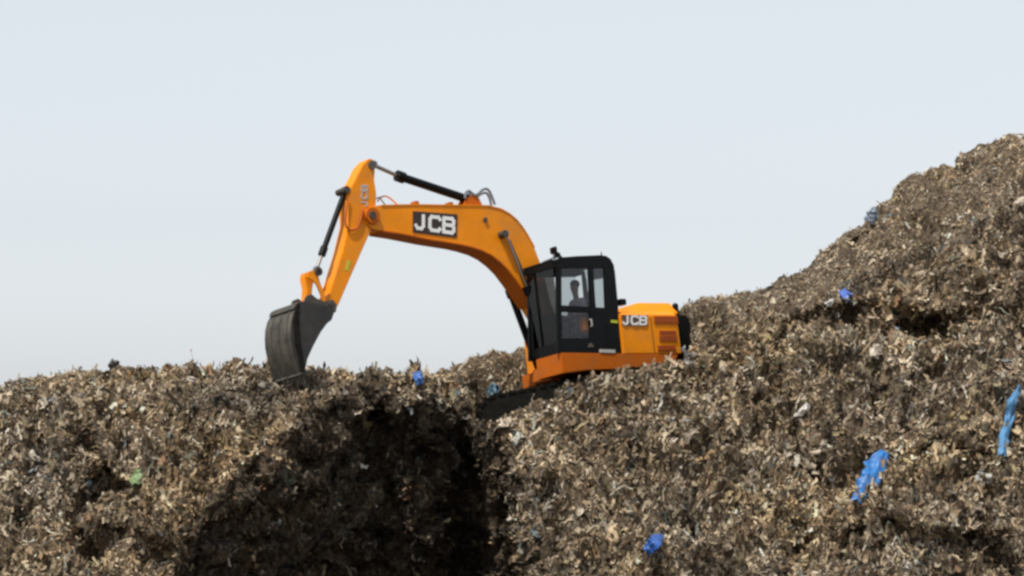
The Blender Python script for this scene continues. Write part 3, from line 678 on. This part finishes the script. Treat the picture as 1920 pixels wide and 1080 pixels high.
# interior
su, sh = at(1089, 600, 0.75).x, hBo
seat_w = 0.74
b = MB(); b.box(su - .1, su + .38, seat_w - .25, seat_w + .25, hBo + .36, hBo + .48, .04)
b.hull([(su - .18, seat_w - .24, hBo + .45), (su - .18, seat_w + .24, hBo + .45), (su - .04, seat_w - .24, hBo + .45), (su - .04, seat_w + .24, hBo + .45), (su - .30, seat_w - .2, hBo + 1.05), (su - .30, seat_w + .2, hBo + 1.05), (su - .2, seat_w - .2, hBo + 1.05), (su - .2, seat_w + .2, hBo + 1.05)], .03)
b.box(su - .33, su - .23, seat_w - .13, seat_w + .13, hBo + 1.08, hBo + 1.30, .03)
b.box(su - .05, su + .3, seat_w - .2, seat_w + .2, hBo + .04, hBo + .36, .02)
b.build('seat', M['seat'], cab)
b = MB(); b.box(su + .0, su + .4, seat_w + .25, seat_w + .36, hBo + .35, hBo + .58, .03).cyl((su + .35, seat_w + .3, hBo + .55), (su + .38, seat_w + .3, hBo + .75), .02).ball((su + .385, seat_w + .3, hBo + .78), .035)
b.build('control_console', M['seat'], cab)
a0 = at(1079, 597, 1.02); a1 = at(1101, 626, 1.02)
b = MB(); b.box(a1.x, a0.x, 1.06, 1.16, a1.z, a0.z, .05); b.build('storage_box', M['orange'], cab)
b = MB(); p = at(1109, 605, WC + .03); b.tube([(p.x, WC - .01, p.z + .07), (p.x, WC + .04, p.z + .06), (p.x, WC + .04, p.z - .06), (p.x, WC - .01, p.z - .07)], .014, smooth=1); b.build('door_handle', M['grey'], cab)
mb = MB(); mb.prism(uh([(1104, 646), (1108, 643), (1112, 646), (1113, 651), (1103, 651)], WC), WC - .02, WC + .005); mb.build('badge', M['steel'], cab, smooth=False)
mb = MB(); mb.prism(uh([(1146, 600), (1158, 601), (1158, 606), (1146, 605)], WC), WC - .02, WC + .006); mb.build('badge', M['decal'], cab, smooth=False)
# mirror, rails, lamp, aerial
fp = [at(x, y, 0.9) for x, y in [(1058, 487), (1048, 478), (1039, 470)]]
b = MB(); b.tube(fp, .018); b.build('mirror_arm', M['black'], cab)
p = at(1038, 470, .9); b = MB(); b.hull([p + Vector((x, y, z)) for x in (-.03, .03) for y in (-.09, .09) for z in (-.06, .07)], .015); b.build('mirror', M['black'], cab)
b = MB(); b.tube([at(x, y, .45) for x, y in [(1052, 492), (1046, 480), (1032, 486), (1016, 494), (1012, 512)]], .018).tube([at(x, y, .7) for x, y in [(1052, 492), (1040, 486), (1038, 474)]], .016).tube([at(x, y, .45) for x, y in [(1046, 500), (1032, 500), (1018, 506)]], .016)
b.build('hand_rail', M['pipe'], cab)
p = at(1048, 478, .6); b = MB(); b.cyl(p, p + Vector((.1, 0, 0)), .05, .07); b.build('work_lamp', M['black'], cab)
p = at(1128, 479, .8); b = MB(); b.cyl(p, p + Vector((0, 0, .07)), .012); b.build('aerial', M['black'], cab)
p = at(1163, 566, 1.1); b = MB(); b.box(p.x - .1, p.x + .06, 1.0, 1.18, p.z - .07, p.z + .05, .015); b.build('air_intake', M['black'], EXC)
# step rail on the front-left corner
b = MB(); b.tube([at(x, y, .35) for x, y in [(1006, 560), (998, 590), (999, 640), (1003, 672)]], .02); b.build('grab_rail', M['black'], EXC)

# undercarriage ------------------------------------------------------------------
def track_mesh(yc):
    """crawler loop along local x, centred at yc across"""
    hl, rr = 1.55, 0.42; wd = 0.28
    path = []
    for k in range(13): a = -math.pi / 2 + math.pi * k / 12; path.append((hl + rr * math.cos(a), rr + rr * math.sin(a)))
    for k in range(13): a = math.pi / 2 + math.pi * k / 12; path.append((-hl + rr * math.cos(a), rr + rr * math.sin(a)))
    return hl, rr, wd, path
UC = Matrix.Translation(ORG) @ Matrix.Rotation(R(-11), 4, 'Y') @ Matrix.Rotation(R(3), 4, 'Z')
UL = MI @ UC
def ulocal(mb):
    bmesh.ops.transform(mb.bm, matrix=UL, verts=mb.bm.verts); return mb
for yc in (-1.12, 1.12):
    hl, rr, wd, path = track_mesh(yc)
    q = MB(); q.prism(path, yc - wd, yc + wd)
    tr = ulocal(q).build('track', M['track'], EXC)
    q = MB()
    n = 44; seg = []; per = 4 * hl + 2 * math.pi * rr
    for k in range(n):
        s_ = per * k / n
        if s_ < 2 * hl: c = Vector((-hl + s_, 0, 0)); ang = 0
        elif s_ < 2 * hl + math.pi * rr: a = (s_ - 2 * hl) / rr; c = Vector((hl + rr * math.sin(a), 0, rr - rr * math.cos(a))); ang = a
        elif s_ < 4 * hl + math.pi * rr: c = Vector((hl - (s_ - 2 * hl - math.pi * rr), 0, 2 * rr)); ang = math.pi
        else: a = (s_ - 4 * hl - math.pi * rr) / rr; c = Vector((-hl - rr * math.sin(a), 0, rr + rr * math.cos(a))); ang = math.pi + a
        t = MB(); t.box(-.075, .075, -wd - .02, wd + .02, -.035, .0).box(-.012, .012, -wd - .02, wd + .02, -.06, -.03)
        mm = Matrix.Translation((c.x, yc, c.z)) @ Matrix.Rotation(-ang, 4, 'Y'); bmesh.ops.transform(t.bm, matrix=mm, verts=t.bm.verts)
        me = bpy.data.meshes.new('t'); t.bm.to_mesh(me); t.bm.free(); q.bm.from_mesh(me); bpy.data.meshes.remove(me)
    ulocal(q).build('grouser_plates', M['track'], tr, smooth=False)
    for x_ in (-hl, hl):
        q = MB(); q.cyl((x_, yc - wd - .03, rr), (x_, yc + wd + .03, rr), .3, seg=24); ulocal(q).build('idler_wheel', M['track'], tr)
q = MB(); q.box(-.8, .8, -.9, .9, .35, .75, .04).cyl((0, 0, .7), (0, 0, .95), .6, seg=32); ulocal(q).build('undercarriage', M['track'], EXC)

# ------------------------------------------------------------------ operator
def skin(name, pts, edges, m, parent, mw=None, sub=2):
    me = bpy.data.meshes.new(name); me.from_pydata([tuple(p[0]) for p in pts], edges, []); me.materials.append(m)
    o = bpy.data.objects.new(name, me); COL.objects.link(o)
    sk = o.modifiers.new('skin', 'SKIN'); o.modifiers.new('sub', 'SUBSURF').levels = sub; o.modifiers['sub'].render_levels = sub
    lay = me.skin_vertices[0].data if me.skin_vertices else None
    if lay is None:
        bm = bmesh.new(); bm.from_mesh(me); bm.verts.layers.skin.verify(); bm.to_mesh(me); bm.free(); lay = me.skin_vertices[0].data
    for i, p in enumerate(pts):
        r_ = p[1]; lay[i].radius = r_ if isinstance(r_, tuple) else (r_, r_); lay[i].use_root = (i == 0)
    if parent is not None: o.parent = parent
    return o
hp = at(1077, 538, 0.72)          # head centre in machine coordinates
hipz = hp.z - 0.80; hx = hp.x - 0.04
B = [((hx, .72, hipz), .13), ((hx + .0, .72, hipz + .22), (.13, .10)), ((hx + .01, .72, hipz + .44), (.15, .10)), ((hx + .02, .72, hipz + .56), .06), ((hx + .04, .72, hipz + .66), .055), ((hx + .045, .72, hipz + .78), (.085, .10)), ((hx + .04, .72, hipz + .87), .075)]
E = [(0, 1), (1, 2), (2, 3), (3, 4), (4, 5), (5, 6)]
def add(p, r_, par): B.append((p, r_)); E.append((par, len(B) - 1)); return len(B) - 1
for s_ in (-1, 1):
    a = add((hx + .01, .72 + s_ * .17, hipz + .50), .06, 2); e_ = add((hx + .06, .72 + s_ * .23, hipz + .24), .045, a); wr = add((hx + .28, .72 + s_ * .24, hipz + .17), .032, e_)
    pm = add((hx + .34, .72 + s_ * .24, hipz + .17), (.04, .02), wr)
    for f_ in range(4):
        k1 = add((hx + .39, .72 + s_ * .24 + (f_ - 1.5) * .02, hipz + .165), .009, pm); add((hx + .405, .72 + s_ * .24 + (f_ - 1.5) * .02, hipz + .135 + .003 * abs(f_ - 1.5)), .008, k1)
    add((hx + .37, .72 + s_ * .20, hipz + .15), .010, pm)
    t1 = add((hx + .08, .72 + s_ * .10, hipz - .01), .09, 0); kn = add((hx + .46, .72 + s_ * .13, hipz + .05), .06, t1); ak = add((hx + .48, .72 + s_ * .13, hipz - .36), .04, kn); add((hx + .62, .72 + s_ * .13, hipz - .42), .035, ak)
PER = bpy.data.objects.new('person', None); COL.objects.link(PER); PER.matrix_world = MM
tag(PER, 'operator in a grey shirt sitting at the controls inside the black cab', 'person')
skin('body', B, E, M['skin'], PER)
Bs = [((p[0]), (tuple(x * 1.12 for x in p[1]) if isinstance(p[1], tuple) else p[1] * 1.12)) for p in B]
keep = {0: 0, 1: 1, 2: 2}
sh_pts = [Bs[0], Bs[1], Bs[2], Bs[3]]; sh_e = [(0, 1), (1, 2), (2, 3)]
for s_ in (-1, 1):
    n0 = len(sh_pts); sh_pts += [((hx + .01, .72 + s_ * .17, hipz + .50), .07), ((hx + .06, .72 + s_ * .23, hipz + .24), .055), ((hx + .2, .72 + s_ * .237, hipz + .195), .045)]
    sh_e += [(2, n0), (n0, n0 + 1), (n0 + 1, n0 + 2)]
skin('shirt', sh_pts, sh_e, M['shirt'], PER)
tp_ = [((hx, .72, hipz - .02), .15)]; te = []
for s_ in (-1, 1):
    n0 = len(tp_); tp_ += [((hx + .08, .72 + s_ * .10, hipz - .01), .10), ((hx + .46, .72 + s_ * .13, hipz + .05), .07), ((hx + .48, .72 + s_ * .13, hipz - .34), .055)]
    te += [(0, n0), (n0, n0 + 1), (n0 + 1, n0 + 2)]
skin('trousers', tp_, te, M['trousers'], PER)
b = MB(); b.ball((hx + .02, .72, hipz + .855), .105, (1, .85, .85)); b.build('hair', M['hair'], PER)
b = MB(); b.hull([(hx + .12, .72, hipz + .80), (hx + .155, .72, hipz + .765), (hx + .12, .735, hipz + .765), (hx + .12, .705, hipz + .765)]); b.build('nose', M['skin'], PER)

# ------------------------------------------------------------------ single pieces of rubbish that stand out
def cloth(name, label, cat, path, widths, col, seed, rough=0.45, group=None, amp=0.065, ejit=0.5, lift=0.17):
    """crumpled sheet draped down the slope along path (width/height positions on the slope)"""
    rs = np.random.default_rng(seed); n = 18; mcol = 9
    pts = []
    for px, py in path:
        d = ray(px, py).normalized(); hit = BV.ray_cast(CAMP, d, 200)
        p = hit[0] if hit[0] else CAMP + d * 58; pts.append((p, hit[1] if hit[0] else Vector((0, -1, .5))))
    cx = sum((p for p, _ in pts), Vector()) / len(pts)
    V = []
    for i in range(n):
        t = i / (n - 1) * (len(pts) - 1); k = min(int(t), len(pts) - 2); f_ = t - k
        c = pts[k][0].lerp(pts[k + 1][0], f_); tn = (pts[k + 1][0] - pts[k][0]).normalized(); nn = Vector((0, -0.85, 0.5))
        sd = tn.cross(nn).normalized(); wv = (widths[k] * (1 - f_) + widths[k + 1] * f_) / 97.0
        for j in range(mcol):
            s_ = j / (mcol - 1) - .5
            nz = float(perlin(np.array([i * .55 + seed * 3.1]), np.array([j * .75]), np.array([seed * 1.7]))[0]); nz2 = float(perlin(np.array([i * 1.3 + seed]), np.array([j * 1.6 + 4]), np.array([seed * .7 + 2]))[0])
            edge = 1 + ejit * float(perlin(np.array([i * .9]), np.array([s_ * 2 + 7]), np.array([seed * 2.3]))[0]) * 2
            p = c + sd * (s_ * wv * edge) + nn * (lift + amp * 2.2 * nz + amp * nz2 + 0.03 * math.cos(s_ * 6))
            V.append(p - cx)
    me = bpy.data.meshes.new(name); q = [(i * mcol + j, i * mcol + j + 1, (i + 1) * mcol + j + 1, (i + 1) * mcol + j) for i in range(n - 1) for j in range(mcol - 1)]
    me.from_pydata([tuple(v) for v in V], [], q); me.polygons.foreach_set('use_smooth', [True] * len(me.polygons))
    mm = mat(name + '_plastic', col, rough, vary=0.25, vscale=6, dirt=0.3, dirtcol=(.2, .16, .12)); me.materials.append(mm)
    o = bpy.data.objects.new(name, me); COL.objects.link(o); o.location = cx
    so = o.modifiers.new('thick', 'SOLIDIFY'); so.thickness = 0.006
    tag(o, label, cat, group); return o
cloth('torn_tarpaulin', 'bright blue torn plastic sheet lying on the lower right slope', 'plastic sheet', [(1658, 856), (1645, 880), (1632, 905), (1618, 925), (1604, 948)], [20, 34, 36, 30, 16], (0.010, 0.13, 0.38), 1)
cloth('plastic_strip', 'long pale blue plastic strip hanging down at the right edge', 'plastic strip', [(1908, 738), (1895, 765), (1889, 795), (1880, 830), (1874, 868)], [6, 17, 15, 18, 12], (0.06, 0.19, 0.36), 2, amp=0.075, ejit=0.4, lift=0.28)
cloth('plastic_bag', 'small dark blue bag near the bottom right of centre', 'plastic bag', [(1236, 1010), (1225, 1026), (1210, 1044)], [16, 26, 14], (0.012, 0.085, 0.33), 3)
cloth('plastic_bag', 'blue and white crumpled bag under the ledge of the upper right slope', 'plastic bag', [(1580, 552), (1589, 563), (1598, 576)], [16, 26, 18], (0.05, 0.12, 0.42), 4)
cloth('plastic_bag', 'small blue bag on the crest below the boom', 'plastic bag', [(783, 708), (786, 718), (789, 730)], [14, 20, 12], (0.05, 0.16, 0.48), 5)
cloth('plastic_bag', 'dull teal bag half buried left of the excavator tracks', 'plastic bag', [(930, 728), (926, 738), (917, 750)], [16, 26, 16], (0.03, 0.10, 0.16), 6)
cloth('rag', 'grey blue rag caught on the skyline of the right slope', 'rag', [(1640, 398), (1636, 410), (1626, 424)], [14, 30, 20], (0.16, 0.21, 0.28), 7)
cloth('plastic_bag', 'crumpled white bag in the middle of the right slope', 'plastic bag', [(1514, 768), (1496, 782), (1476, 796)], [12, 20, 14], (0.62, 0.58, 0.52), 8)
cloth('plastic_bag', 'small light green bag on the left slope', 'plastic bag', [(262, 890), (258, 902), (254, 916)], [14, 22, 14], (0.15, 0.22, 0.09), 9)
cloth('cardboard_sheet', 'pale cream sheet at the top right edge of the slope', 'cardboard', [(1925, 378), (1912, 386), (1900, 394)], [12, 18, 8], (0.48, 0.41, 0.32), 10)
cloth('paper_scrap', 'small white scrap beside the blue and white bag', 'paper scrap', [(1562, 570), (1555, 575), (1547, 580)], [8, 12, 8], (0.72, 0.70, 0.66), 11)
cloth('plastic_film', 'long pale grey film hanging below the excavator tracks', 'plastic film', [(975, 820), (965, 838), (952, 858)], [10, 14, 10], (0.42, 0.42, 0.38), 12)
cloth('plastic_film', 'cream film draped over the brink left of the tracks', 'plastic film', [(958, 792), (940, 802), (926, 818)], [12, 24, 14], (0.52, 0.43, 0.33), 13)
cloth('paper_scrap', 'flat round pale scrap on the upper middle of the right slope', 'paper scrap', [(1646, 655), (1641, 666), (1636, 678)], [16, 22, 16], (0.46, 0.40, 0.32), 14)
cloth('plastic_bag', 'dark tuft of bag standing on the left skyline', 'plastic bag', [(224, 680), (214, 684), (204, 690)], [8, 18, 10], (0.02, 0.016, 0.014), 15, amp=0.06, lift=0.05)
print('boom tip', at(700, 403, 0), 'foot', at(1040, 610, 0), 'uF', uF, 'uR', uR, 'uC1', uC1, 'hD', hD, 'hB', hB, 'hTop', hTop, 'hh', hh, 'head', hp)
